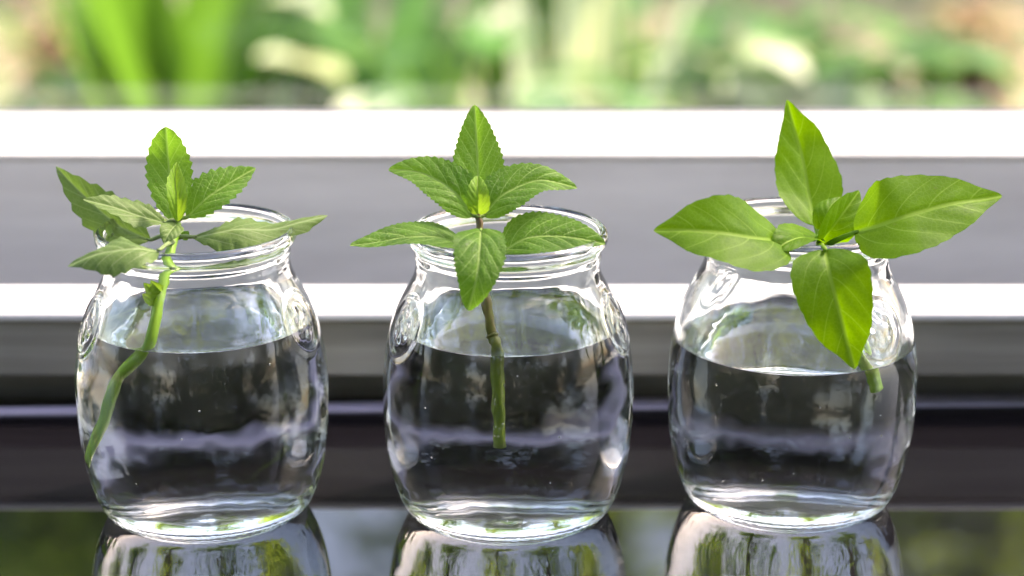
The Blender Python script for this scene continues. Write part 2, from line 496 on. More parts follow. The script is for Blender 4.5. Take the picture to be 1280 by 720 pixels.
def make_jar(name, label, px, py, zw, med, seed, cat_group):
    rnd = random.Random(seed)
    base = at(px, py, 0.0)
    d = base - CAM
    base = CAM + d * (CAM.z / -d.z)          # the pixel of the base centre, on the sill
    bx, by = base.x, base.y
    HM = 0.0013
    zc = zw + HM
    outp = dense(OUT, 0.0011)
    innp = dense(INN, 0.0014)
    # split of the inner wall at the water line
    up = [q for q in innp if q[1] > zc + 0.0002]
    k = len(up)
    a, b = innp[k - 1], innp[k]
    f = (a[1] - zc) / (a[1] - b[1])
    rc = a[0] + (b[0] - a[0]) * f
    while innp[k][1] > zc - 0.0002: k += 1
    low = [(rc, zc)] + innp[k:]
    inner_up = up + [(rc, zc)]
    so, si = seed * 7.3, seed * 3.1 + 50

    # lumps of the pressed fruit motif inside the medallion
    motif = [(0.0, -0.0005, 0.0030), (-0.0032, 0.002, 0.0018), (0.0030, 0.0025, 0.0018), (0.0, -0.0042, 0.0018), (0.0, 0.0048, 0.0014),
             (-0.0035, -0.0025, 0.0013), (0.0036, -0.0022, 0.0014), (-0.001, 0.0063, 0.001)]

    def medal(th, z, r):
        h = 0.0
        inside = -1
        for mi, m in enumerate(med):
            dth = (th - m + math.pi) % (2 * math.pi) - math.pi
            u = dth * r
            v = (z - MZ) * 1.18
            q = math.hypot(u / 0.0092, v / 0.0105)
            if q < 1.35:
                h += 0.00062 * math.exp(-((q - 1.0) / 0.085) ** 2)
                h += 0.00025 * math.exp(-((q - 0.82) / 0.06) ** 2)
                if q < 0.9:
                    for (cx, cy, rr) in motif:
                        e = ((u - cx) ** 2 + (v - cy) ** 2) / (rr * rr)
                        if e < 4: h += 0.00058 * math.exp(-e * 1.6)
                if q < 1.12: inside = mi
        return h, inside

    def pos(r, z, th, side):
        if r < 1e-6: return (bx, by, z)
        c, s = math.sin(th), -math.cos(th)
        if side == 0:
            amp = 0.00018 * min(1, z / 0.01) + 0.00002
            dr = amp * noise.noise(Vector((c * 2.2 + so, s * 2.2, z * 50))) + 0.00004 * noise.noise(Vector((c * 9 + so, s * 9, z * 180)))
            for ms in (0.12, 0.12 + math.pi):           # mould seams
                dd = ((th - ms + math.pi) % (2 * math.pi) - math.pi) * r
                dr += 0.00010 * math.exp(-(dd / 0.0006) ** 2) * (1 if z < 0.08 else 0)
            if 0.001 < z < 0.0075:                       # knurled foot
                dr += 0.00022 * max(0, math.cos(th * 64)) ** 2 * math.exp(-((z - 0.0042) / 0.0011) ** 2)
            if abs(z - MZ) < 0.016: dr += medal(th, z, r)[0]
            if z > 0.0865: dr *= 0.6
        else:
            amp = 0.00038
            dr = amp * noise.noise(Vector((c * 1.9 + si, s * 1.9, z * 38))) + 0.00006 * noise.noise(Vector((c * 6 + si, s * 6, z * 120)))
            if z > 0.085: dr *= 0.3
        rr = r + dr
        return (bx + c * rr, by + s * rr, z)

    rows = [(r, z, 0) for r, z in outp] + [(r, z, 1) for r, z in inner_up]
    V = []
    for r, z, sd_ in rows:
        for j in range(SEG):
            V.append(pos(r, z, 2 * math.pi * j / SEG, sd_))
    parts = {'body': [], 'rim': []}
    for i in range(len(rows) - 1):
        r, z, sd_ = rows[i]
        zm = (rows[i][1] + rows[i + 1][1]) / 2
        rm = (rows[i][0] + rows[i + 1][0]) / 2
        for j in range(SEG):
            k = (j + 1) % SEG
            fc = (i * SEG + j, i * SEG + k, (i + 1) * SEG + k, (i + 1) * SEG + j)
            if rows[i][0] < 1e-6: fc = (i * SEG, (i + 1) * SEG + k, (i + 1) * SEG + j)
            key = 'rim' if zm > 0.0865 else 'body'
            if rows[i + 1][2] == 0 and abs(zm - MZ) < 0.012:
                ins = medal(2 * math.pi * (j + 0.5) / SEG, zm, rm)[1]
                if ins >= 0: key = 'medallion%d' % ins
            parts.setdefault(key, []).append(fc)
    allF = [f for p_ in parts.values() for f in p_]
    me = bpy.data.meshes.new('tmp')
    me.from_pydata(V, [], allF)
    vn = [0.0] * (3 * len(V))
    me.vertices.foreach_get('normal', vn)
    if sum(vn[3 * (60 * SEG) + q] * (V[60 * SEG][q] - (bx, by, V[60 * SEG][2])[q]) for q in range(3)) < 0:
        flip = True
    else: flip = False
    bpy.data.meshes.remove(me)
    jar = empty(name, (bx, by, 0))
    tag(jar, label, 'jar', cat_group)
    for key, FF in parts.items():
        used = sorted({i for f in FF for i in f})
        mp = {g: i for i, g in enumerate(used)}
        sgn = -1 if flip else 1
        nn = [(sgn * vn[3 * g], sgn * vn[3 * g + 1], sgn * vn[3 * g + 2]) for g in used]
        f2 = [tuple(mp[i] for i in (f[::-1] if flip else f)) for f in FF]
        mesh_obj(key.rstrip('0123456789'), [V[g] for g in used], f2, GLASS, jar, normals=nn)
    # the water: side in contact with the glass, top with a meniscus
    V, F, fm = [], [], []
    for r, z in low:
        for j in range(SEG): V.append(pos(r, z, 2 * math.pi * j / SEG, 1))
    nl = len(low)
    for i in range(nl - 1):
        for j in range(SEG):
            k = (j + 1) % SEG
            if low[i + 1][0] < 1e-6: F.append((i * SEG + j, (i + 1) * SEG, i * SEG + k))
            else: F.append((i * SEG + j, (i + 1) * SEG + j, (i + 1) * SEG + k, i * SEG + k))
            fm.append(0)
    side = mesh_obj
    tops = []
    nt_ = 26
    for i in range(1, nt_ + 1):
        q = (i / nt_) ** 1.9
        tops.append(q)
    V2, F2 = [], []
    for j in range(SEG): V2.append(V[j])
    for q in tops:
        for j in range(SEG):
            e = V[j]
            d_ = q * rc
            x = e[0] + (bx - e[0]) * q
            y = e[1] + (by - e[1]) * q
            V2.append((x, y, zw + HM * math.exp(-d_ / 0.0017) + 0.00005 * noise.noise(Vector((x * 90, y * 90, seed)))))
    for i in range(len(tops)):
        for j in range(SEG):
            k = (j + 1) % SEG
            if i == len(tops) - 1: F2.append((i * SEG + j, i * SEG + k, (i + 1) * SEG))
            else: F2.append((i * SEG + j, i * SEG + k, (i + 1) * SEG + k, (i + 1) * SEG + j))
    return jar, (V, F, V2, F2), (bx, by)


def make_water(label, jar, data):
    V, F, V2, F2 = data
    wt = empty('water', jar.location)
    tag(wt, label, 'water', 'water standing in the three jars')
    mesh_obj('water_body', V, F, WATER_SIDE, wt)
    mesh_obj('water_surface', V2, F2, WATER_TOP, wt)
    return wt


BUBBLE = glass_mat('air_bubble', 1.0 / 1.333)


def bubbles(wt, spots, seed):
    rnd = random.Random(seed)
    V, F = [], []
    for (p_, r_) in spots:
        o = len(V)
        nu, nw = 8, 5
        V.append(p_ + Vector((0, 0, r_)))
        for i in range(1, nw):
            for j in range(nu):
                a_, b_ = math.pi * i / nw, 2 * math.pi * j / nu
                V.append(p_ + Vector((math.sin(a_) * math.cos(b_), math.sin(a_) * math.sin(b_), math.cos(a_))) * r_)
        V.append(p_ - Vector((0, 0, r_)))
        for j in range(nu):
            k = (j + 1) % nu
            F.append((o, o + 1 + j, o + 1 + k))
            for i in range(nw - 2):
                F.append((o + 1 + i * nu + j, o + 1 + (i + 1) * nu + j, o + 1 + (i + 1) * nu + k, o + 1 + i * nu + k))
            F.append((o + 1 + (nw - 2) * nu + j, len(V) - 1, o + 1 + (nw - 2) * nu + k))
    o = mesh_obj('air_bubbles', V, F, BUBBLE, wt)
    o['kind'] = 'stuff'


def wall_spots(c, zw, n, seed):
    rnd = random.Random(seed)
    P_ = dense(INN, 0.002)
    out = []
    while len(out) < n:
        r, z = rnd.choice(P_)
        if z > zw - 0.004 or z < 0.006: continue
        th = rnd.gauss(0.2, 0.9)
        rr = rnd.uniform(0.00014, 0.00036) * (0.7 if rnd.random() < 0.6 else 1.0)
        q = r - rr - 0.0006
        out.append((Vector((c[0] + math.sin(th) * q, c[1] - math.cos(th) * q, z)), rr))
    return out


def water_z(px, py, fy, jp):
    b = at(px, jp, 0.0); d = b - CAM; b = CAM + d * (CAM.z / -d.z)
    return at(px, py, b.y - 0.0362).z


JG = 'small round glass jars in a row on the black sill'
ZW = [water_z(261, 448, 0, 636), water_z(635, 452, 0, 638), water_z(983, 472, 0, 624)]
print('water heights', ZW)
j1, w1, c1 = make_jar('glass_jar', 'glass jar of water holding the pale sprig whose green stem slants to the wall', 261, 636, ZW[0], [R(-68), R(72)], 1, JG)
j2, w2, c2 = make_jar('glass_jar', 'glass jar of water holding the upright mint sprig with a brownish stem', 635, 638, ZW[1], [R(-66), R(76)], 2, JG)
j3, w3, c3 = make_jar('glass_jar', 'glass jar of water holding the smooth broad-leaved basil cutting', 983, 624, ZW[2], [R(40), R(-140)], 3, JG)
wa = make_water('clear water around the slanting green stem of the pale sprig', j1, w1)
bubbles(wa, wall_spots(c1, ZW[0], 10, 5), 1)
wa = make_water('clear water around the brownish upright stem of the mint sprig', j2, w2)
_r = random.Random(77)
bubbles(wa, wall_spots(c2, ZW[1], 12, 6) + [(Vector((c2[0] - 0.0024 + _r.uniform(-0.0016, 0.0016), c2[1] - 0.0258 - _r.uniform(0, 0.0004), _r.uniform(0.036, 0.060))), _r.uniform(0.00015, 0.0003)) for _ in range(10)], 2)
wa = make_water('clear water below the basil cutting with a short stub of stem', j3, w3)
bubbles(wa, wall_spots(c3, ZW[2], 26, 7), 3)
print('jar centres', c1, c2, c3)

# ------------------------------------------------------------------ leaves
def w_mint(s):
    return (math.sin(math.pi * min(1, s ** 0.78)) ** 0.68) * (1 - 0.10 * s) if 0 < s < 1 else 0.0


def w_blunt(s):
    return (math.sin(math.pi * s ** 0.95) ** 0.55) if 0 < s < 1 else 0.0


def w_lance(s):
    return (math.sin(math.pi * s ** 0.85) ** 0.9) if 0 < s < 1 else 0.0


def w_basil(s):
    if s <= 0 or s >= 1: return 0.0
    a = math.sin(math.pi * min(1, s ** 0.74)) ** 0.66
    if s > 0.8: a *= 1 - 0.35 * math.sin((s - 0.8) / 0.2 * math.pi / 2)
    return a


def leaf(parent, pts, width, face, mat, prof=w_mint, fold=0.25, teeth=11, tooth=0.10, wave=0.06, quilt=0.0006, nv=5.5,
         slope=0.42, petiole=None, seed=0, name='leaf', roll=0.0, rows=120, half=11, prad=0.0007, cup=0.0):
    rnd = random.Random(seed)
    C = catmull(pts, rows)
    L = sum((C[i + 1] - C[i]).length for i in range(rows))
    face = Vector(face).normalized()
    W = width / 2
    mx = max(prof(i / 200) for i in range(201))
    V, F, UV = [], [], []
    cols = 2 * half + 1
    ph1, ph2 = rnd.uniform(0, 6.28), rnd.uniform(0, 6.28)
    for i, p in enumerate(C):
        s = i / rows
        t = (C[min(i + 1, rows)] - C[max(i - 1, 0)]).normalized()
        sd_ = t.cross(face).normalized()
        n = sd_.cross(t).normalized()
        if roll:
            q = Matrix.Rotation(roll * s, 3, t)
            sd_ = q @ sd_; n = q @ n
        ws = prof(s) / mx
        for c in range(cols):
            v = (c - half) / half
            x = s * teeth
            saw = x - math.floor(x)
            saw = (saw if saw < 0.72 else (1 - saw) / 0.28 * 0.72) / 0.72
            wob = 1 + 0.05 * noise.noise(Vector((s * 4 + seed, (1 if v > 0 else -1) * 3.3, 0)))
            e = ws * wob * (1 + tooth * (saw - 0.5) * (abs(v) ** 3)) if 0.06 < s < 0.985 else ws
            off = v * e * W
            fa = fold
            y = n * (abs(off) * math.sin(fa)) + sd_ * (off * math.cos(fa))
            y += n * (-cup * (v * v) * W * ws)
            y += n * (wave * W * v * abs(v) * ws * math.sin(s * 9 + ph1 + (1.6 if v > 0 else 0)) )
            u_, v_ = s, off / W
            fr = ((u_ - slope * abs(v_)) * nv + (0.37 if v_ > 0 else 0) + 10) % 1.0
            q = abs(fr - 0.5) * 2                      # 1 between veins, 0 on a vein
            y += n * (quilt * (1 - (1 - q) ** 2) * min(1, abs(v_) * 5) * (1 - abs(v) ** 4) * min(1, 6 * ws))
            y += n * (0.0009 * noise.noise(Vector((p.x * 80 + seed, p.z * 80 + off * 60, p.y * 80))))
            y -= n * (0.0004 * math.exp(-(off / 0.0008) ** 2))
            V.append(p + y)
            UV.append((u_, v_))
    for i in range(rows):
        for c in range(cols - 1):
            a = i * cols + c
            F.append((a, a + 1, a + cols + 1, a + cols))
    # orient so that the upper side looks along "face"
    k = (rows // 2) * cols + half
    nrm = (V[k + 1] - V[k]).cross(V[k + cols] - V[k])
    if nrm.dot(face) < 0: F = [f[::-1] for f in F]
    fm = None
    if petiole is not None:
        P = catmull([Vector(petiole), (Vector(petiole) + C[0]) / 2 + Vector((0, 0, 0.0004)), C[0], C[5]], 10)
        tv, tf = tube(P, [prad * 1.15, prad, prad * 0.8, prad * 0.4], 8)
        o = len(V)
        V += tv
        UV += [(0.0, 0.0)] * len(tv)
        F += [tuple(i + o for i in f) for f in tf]
    return mesh_obj(name, V, F, mat, parent, uv=UV)


def P(cx, px, py, dy):
    """pixel at a depth of dy behind (+) or before (-) the axis of a jar"""
    return at(px, py, cx[1] + dy)


CM = 0.01
UPV = (0, -0.35, 0.94)
CAMV = (0, -0.93, 0.35)

# --- sprig in the first jar
bx, by = c1
pl1 = tag(empty('mint_cutting', (bx - 0.026, by - 0.004, 0.012)), 'pale grey-green sprig with toothed drooping leaves and slanting bright green stem', 'plant cutting', 'cuttings rooting in the jars')
st = [Vector((bx - 0.0335, by - 0.0120, 0.0220)), Vector((bx - 0.0258, by - 0.0185, 0.0385)), Vector((bx - 0.0208, by - 0.0232, 0.0540)), P(c1, 187, 434, -0.0260), P(c1, 200, 372, -0.0200), P(c1, 211, 325, -0.0130), P(c1, 219, 290, -0.005), P(c1, 222, 272, -0.003)]
tv, tf = tube(catmull(st, 60), [0.0019, 0.0019, 0.0018, 0.0016, 0.0014, 0.0012], 14, wob=0.25)
mesh_obj('stem', tv, tf, STEM_GREEN, pl1)
top = P(c1, 221, 276, -0.004)
leaf(pl1, [P(c1, 221, 276, -0.003), P(c1, 214, 235, 0.004), P(c1, 210, 195, 0.008), P(c1, 207, 159, 0.005)], 1.48 * CM, (0.1, -0.95, 0.3), MINT, w_blunt, 0.15, 10, 0.13, 0.12, 0.0002, seed=1)
leaf(pl1, [P(c1, 222, 277, -0.006), P(c1, 221, 250, -0.007), P(c1, 219, 225, -0.003), P(c1, 221, 202, 0.001)], 0.75 * CM, (0.25, -0.9, 0.3), MINT_YOUNG, w_lance, 0.6, 7, 0.12, 0.1, 0.0004, seed=2)
leaf(pl1, [P(c1, 233, 272, -0.004), P(c1, 258, 248, -0.002), P(c1, 288, 228, 0.003), P(c1, 320, 209, 0.010)], 1.35 * CM, (0.15, -0.75, 0.65), MINT, w_lance, 0.30, 10, 0.18, 0.1, 0.0003, petiole=top, seed=3)
leaf(pl1, [P(c1, 240, 296, -0.006), P(c1, 290, 286, -0.004), P(c1, 345, 284, 0.0), P(c1, 410, 268, 0.006)], 1.6 * CM, (0.05, -0.42, 0.9), SAGE, w_lance, -0.22, 9, 0.24, 0.22, 0.00022, petiole=P(c1, 219, 298, -0.005), seed=14, cup=0.2)
leaf(pl1, [P(c1, 188, 300, 0.008), P(c1, 150, 283, 0.010), P(c1, 112, 252, 0.013), P(c1, 69, 208, 0.017)], 1.5 * CM, (-0.5, -0.72, 0.55), SAGE, w_lance, 0.10, 8, 0.2, 0.15, 0.00022, petiole=P(c1, 217, 292, -0.003), seed=5)
leaf(pl1, [P(c1, 208, 278, -0.004), P(c1, 175, 268, -0.006), P(c1, 140, 258, -0.008), P(c1, 104, 248, -0.009)], 1.15 * CM, (-0.15, -0.45, 0.9), SAGE, w_lance, 0.1, 7, 0.2, 0.15, 0.0002, petiole=top, seed=6)
leaf(pl1, [P(c1, 200, 312, -0.033), P(c1, 168, 310, -0.038), P(c1, 127, 316, -0.040), P(c1, 84, 333, -0.040)], 1.6 * CM, (-0.1, -0.40, 0.9), SAGE, w_lance, -0.12, 8, 0.14, 0.2, 0.0003, petiole=P(c1, 217, 302, -0.0080), seed=7, cup=0.25)
leaf(pl1, [P(c1, 221, 281, -0.007), P(c1, 216, 286, -0.011), P(c1, 210, 294, -0.015), P(c1, 205, 305, -0.017)], 0.72 * CM, (0.1, -0.75, 0.6), SAGE, w_lance, 0.1, 4, 0.06, 0.1, 0.0003, seed=8, rows=40)
for k, (a, b, s_) in enumerate([((199, 372), (181, 352), 1), ((201, 366), (190, 349), 2), ((197, 380), (180, 368), 3)]):
    leaf(pl1, [P(c1, *a, -0.0200), P(c1, (a[0] + b[0]) / 2, (a[1] + b[1]) / 2, -0.0225), P(c1, *b, -0.0235)], 0.42 * CM, (0, -0.8, 0.5), MINT_YOUNG, w_lance, 0.2, 4, 0.1, 0.1, 0.0002, seed=20 + k, rows=30, half=6)
leaf(pl1, [P(c1, 226, 297, -0.004), P(c1, 231, 294, -0.004), P(c1, 236, 288, -0.003)], 0.35 * CM, (0.2, -0.8, 0.5), MINT, w_lance, 0.2, 4, 0.1, 0.1, 0.0002, seed=31, rows=30, half=6)

# --- mint in the second jar
bx, by = c2
pl2 = tag(empty('mint_cutting', (bx - 0.003, by - 0.022, 0.033)), 'upright mint sprig with fresh veined toothed leaves and brown-flushed stem', 'plant cutting', 'cuttings rooting in the jars')
st = [Vector((bx - 0.0022, by - 0.0230, 0.0335)), Vector((bx - 0.0026, by - 0.0240, 0.050)), Vector((bx - 0.0033, by - 0.0255, 0.0655)), P(c2, 616, 420, -0.0235), P(c2, 609, 380, -0.020), P(c2, 602, 330, -0.014), P(c2, 600, 290, -0.009), P(c2, 598, 266, -0.006)]
tv, tf = tube(catmull(st, 60), [0.0017, 0.0018, 0.0016, 0.0014, 0.0012, 0.0009], 14, wob=0.35)
mesh_obj('stem', tv, tf, STEM_BROWN, pl2)
tv, tf = tube([st[3] + (st[2] - st[3]) * q for q in (-0.16, -0.08, 0.0, 0.08, 0.16)], [0.0014, 0.0018, 0.0020, 0.0018, 0.0015], 14)
mesh_obj('stem_node', tv, tf, STEM_BROWN, pl2)
top = P(c2, 599, 272, -0.007)
leaf(pl2, [P(c2, 598, 274, -0.004), P(c2, 598, 230, 0.004), P(c2, 596, 180, 0.010), P(c2, 593, 131, 0.012)], 1.72 * CM, (0.05, -0.95, 0.3), MINT, w_mint, 0.22, 19, 0.09, 0.05, 0.0003, seed=41)
leaf(pl2, [P(c2, 592, 270, -0.006), P(c2, 566, 238, -0.004), P(c2, 530, 217, 0.0), P(c2, 485, 211, 0.004)], 1.55 * CM, (-0.25, -0.55, 0.8), MINT, w_mint, 0.22, 18, 0.09, 0.05, 0.0003, petiole=top, seed=42)
leaf(pl2, [P(c2, 604, 270, -0.006), P(c2, 630, 242, -0.004), P(c2, 672, 226, 0.0), P(c2, 722, 234, 0.004)], 1.55 * CM, (0.2, -0.55, 0.8), MINT, w_mint, 0.22, 18, 0.09, 0.05, 0.0003, petiole=top, seed=43)
leaf(pl2, [P(c2, 598, 268, -0.009), P(c2, 598, 252, -0.011), P(c2, 597, 236, -0.010), P(c2, 597, 219, -0.006)], 0.78 * CM, (0.0, -0.9, 0.4), MINT_YOUNG, w_mint, 0.35, 8, 0.08, 0.05, 0.0003, seed=44)
leaf(pl2, [P(c2, 592, 256, -0.008), P(c2, 590, 249, -0.010), P(c2, 590, 242, -0.010)], 0.35 * CM, (-0.3, -0.9, 0.3), MINT_YOUNG, w_mint, 0.35, 5, 0.08, 0.05, 0.0003, seed=45, rows=40, half=6)
leaf(pl2, [P(c2, 581, 304, -0.012), P(c2, 545, 296, -0.016), P(c2, 495, 298, -0.020), P(c2, 437, 306, -0.023)], 1.72 * CM, (-0.05, -0.25, 0.96), MINT, w_mint, 0.12, 19, 0.08, 0.05, 0.0003, petiole=P(c2, 600, 296, -0.0095), seed=46)
leaf(pl2, [P(c2, 628, 313, -0.012), P(c2, 660, 297, -0.012), P(c2, 705, 294, -0.013), P(c2, 757, 303, -0.015)], 2.0 * CM, (0.05, -0.45, 0.88), MINT, w_mint, 0.15, 19, 0.08, 0.05, 0.0003, petiole=P(c2, 601, 297, -0.0095), seed=47)
leaf(pl2, [P(c2, 601, 287, -0.016), P(c2, 600, 305, -0.032), P(c2, 596, 345, -0.041), P(c2, 585, 389, -0.041)], 1.60 * CM, (0.02, -0.85, 0.5), MINT, w_mint, 0.12, 18, 0.08, 0.06, 0.0003, petiole=P(c2, 600, 293, -0.009), seed=48)

# --- basil in the third jar
bx, by = c3
pl3 = tag(empty('basil_cutting', (bx + 0.021, by - 0.026, 0.052)), 'basil cutting with four broad smooth bright green pointed leaves', 'plant cutting', 'cuttings rooting in the jars')
st = [Vector((bx + 0.0215, by - 0.0215, 0.0475)), Vector((bx + 0.0200, by - 0.0220, 0.0530)), Vector((bx + 0.0184, by - 0.0222, 0.0610)), P(c3, 1056, 405, -0.0200), P(c3, 1042, 355, -0.0150), P(c3, 1028, 312, -0.009), P(c3, 1023, 296, -0.005)]
tv, tf = tube(catmull(st, 60), [0.0020, 0.0021, 0.0019, 0.0017, 0.0017, 0.0016, 0.0013], 14, wob=0.15)
mesh_obj('stem', tv, tf, STEM_PALE, pl3)
top = P(c3, 1023, 298, -0.006)
kw = dict(prof=w_basil, teeth=9, tooth=0.035, quilt=0.0002, nv=4.2, slope=0.5)
leaf(pl3, [P(c3, 1019, 283, -0.001), P(c3, 1011, 240, 0.008), P(c3, 1000, 185, 0.016), P(c3, 984, 125, 0.017)], 2.18 * CM, (0.12, -0.93, 0.32), BASIL, fold=0.20, wave=0.04, petiole=top, seed=61, **kw)
leaf(pl3, [P(c3, 978, 301, -0.026), P(c3, 940, 296, -0.037), P(c3, 885, 288, -0.041), P(c3, 817, 287, -0.040)], 2.6 * CM, (-0.1, -0.72, 0.68), BASIL, fold=0.13, wave=0.06, petiole=top, seed=62, prad=0.0009, **kw)
leaf(pl3, [P(c3, 1068, 291, -0.022), P(c3, 1115, 276, -0.028), P(c3, 1175, 258, -0.025), P(c3, 1253, 244, -0.018)], 2.72 * CM, (0.12, -0.72, 0.66), BASIL, fold=0.13, wave=0.06, petiole=top + Vector((0.001, -0.001, -0.003)), seed=63, prad=0.0010, **kw)
leaf(pl3, [P(c3, 1031, 311, -0.037), P(c3, 1037, 343, -0.044), P(c3, 1052, 400, -0.048), P(c3, 1069, 462, -0.048)], 2.42 * CM, (-0.02, -0.95, 0.25), BASIL, fold=0.12, wave=0.06, petiole=top + Vector((0, -0.001, -0.002)), seed=64, prad=0.0009, **kw)
kw.update(teeth=6, quilt=0.0003)
leaf(pl3, [P(c3, 1026, 303, -0.010), P(c3, 1042, 284, -0.013), P(c3, 1058, 262, -0.011), P(c3, 1074, 238, -0.005)], 1.35 * CM, (0.45, -0.75, 0.45), BASIL, fold=0.5, wave=0.05, seed=65, **kw)
leaf(pl3, [P(c3, 1022, 298, -0.010), P(c3, 1004, 296, -0.020), P(c3, 985, 302, -0.029), P(c3, 962, 318, -0.034)], 1.3 * CM, (-0.25, -0.75, 0.6), BASIL, fold=0.3, wave=0.05, seed=66, **kw)
leaf(pl3, [P(c3, 1024, 288, -0.004), P(c3, 1031, 270, -0.004), P(c3, 1038, 256, -0.002), P(c3, 1050, 244, 0.002)], 0.85 * CM, (-0.6, -0.6, 0.3), BASIL, fold=0.35, wave=0.05, seed=67, **kw)
leaf(pl3, [P(c3, 1033, 312, -0.010), P(c3, 1046, 316, -0.012), P(c3, 1060, 318, -0.012)], 0.55 * CM, (0.1, -0.6, 0.7), BASIL, fold=0.25, wave=0.05, seed=68, rows=40, half=6, prof=w_basil, teeth=4, tooth=0.03, quilt=0.0002, nv=4.2)
# growing tip
tv, tf = tube(catmull([P(c3, 1023, 300, -0.009), P(c3, 1024, 297, -0.0125), P(c3, 1024, 296, -0.0135)], 8), [0.0012, 0.0012, 0.0005], 10)
mesh_obj('bud', tv, tf, STEM_GREEN, pl3)

# ------------------------------------------------------------------ garden
def garden_mat(name, a, b, trans, tmix=0.4, rough=0.4):
    m, t, out = new_mat(name)
    ge = N(t, 'ShaderNodeNewGeometry')
    c = mixc(t, ge.outputs['Random Per Island'], a, b)
    p = N(t, 'ShaderNodeBsdfPrincipled', Roughness=rough)
    t.links.new(c, p.inputs['Base Color'])
    tr = N(t, 'ShaderNodeBsdfTranslucent', Color=(*trans, 1))
    mx = N(t, 'ShaderNodeMixShader', Fac=tmix)
    t.links.new(p.outputs[0], mx.inputs[1])
    t.links.new(tr.outputs[0], mx.inputs[2])
    t.links.new(mx.outputs[0], out.inputs[0])
    return m


G_BRIGHT = garden_mat('bright_garden_leaf', (0.10, 0.26, 0.02), (0.06, 0.18, 0.02), (0.15, 0.36, 0.03))
G_MID = garden_mat('mid_garden_leaf', (0.06, 0.17, 0.05), (0.12, 0.25, 0.09), (0.12, 0.32, 0.09))
T_LIGHT = garden_mat('light_tree_leaf', (0.20, 0.32, 0.04), (0.14, 0.25, 0.035), (0.50, 0.66, 0.08), 0.5)
T_MID = garden_mat('tree_leaf', (0.10, 0.20, 0.03), (0.07, 0.15, 0.03), (0.30, 0.48, 0.07), 0.5)
G_DARK = garden_mat('dark_garden_leaf', (0.02, 0.06, 0.018), (0.04, 0.095, 0.028), (0.04, 0.11, 0.02), 0.3)
G_GLARE = garden_mat('leaf_painted_glare', (0.72, 0.76, 0.58), (0.40, 0.52, 0.28), (0.60, 0.68, 0.36), 0.35)  # near-white colour paints in the glare of overexposed sunlit leaves
G_DRY = garden_mat('dry_garden_leaf', (0.42, 0.30, 0.15), (0.25, 0.15, 0.09), (0.35, 0.22, 0.08), 0.25, 0.7)
BARK = paint_mat('bark', (0.16, 0.125, 0.10), (0.07, 0.055, 0.045), 0.9, (20, 20, 5), 1.0, 0.2)


def blade(V, F, base, dirv, length, width, droop, rnd, rows=6, upright=0.0):
    """one cupped garden leaf as its own little sheet"""
    o = len(V)
    d = dirv.normalized()
    p = base.copy()
    side = d.cross(Vector((0, 0, 1)))
    if side.length < 1e-3: side = Vector((1, 0, 0))
    side.normalize()
    for i in range(rows + 1):
        s = i / rows
        ww = width * 0.5 * max(0.03, math.sin(math.pi * (0.06 + 0.94 * s) ** 0.8)) if upright == 0 else width * 0.5 * (1 - s ** 3) * (0.6 + 0.4 * min(1, s * 3))
        up = side.cross(d)
        V += [p - side * ww + up * ww * 0.3, p.copy(), p + side * ww + up * ww * 0.3]
        if i:
            a = o + (i - 1) * 3
            F += [(a, a + 1, a + 4, a + 3), (a + 1, a + 2, a + 5, a + 4)]
        p = p + d * (length / rows)
        d = (d + Vector((0, 0, -droop / rows))).normalized()


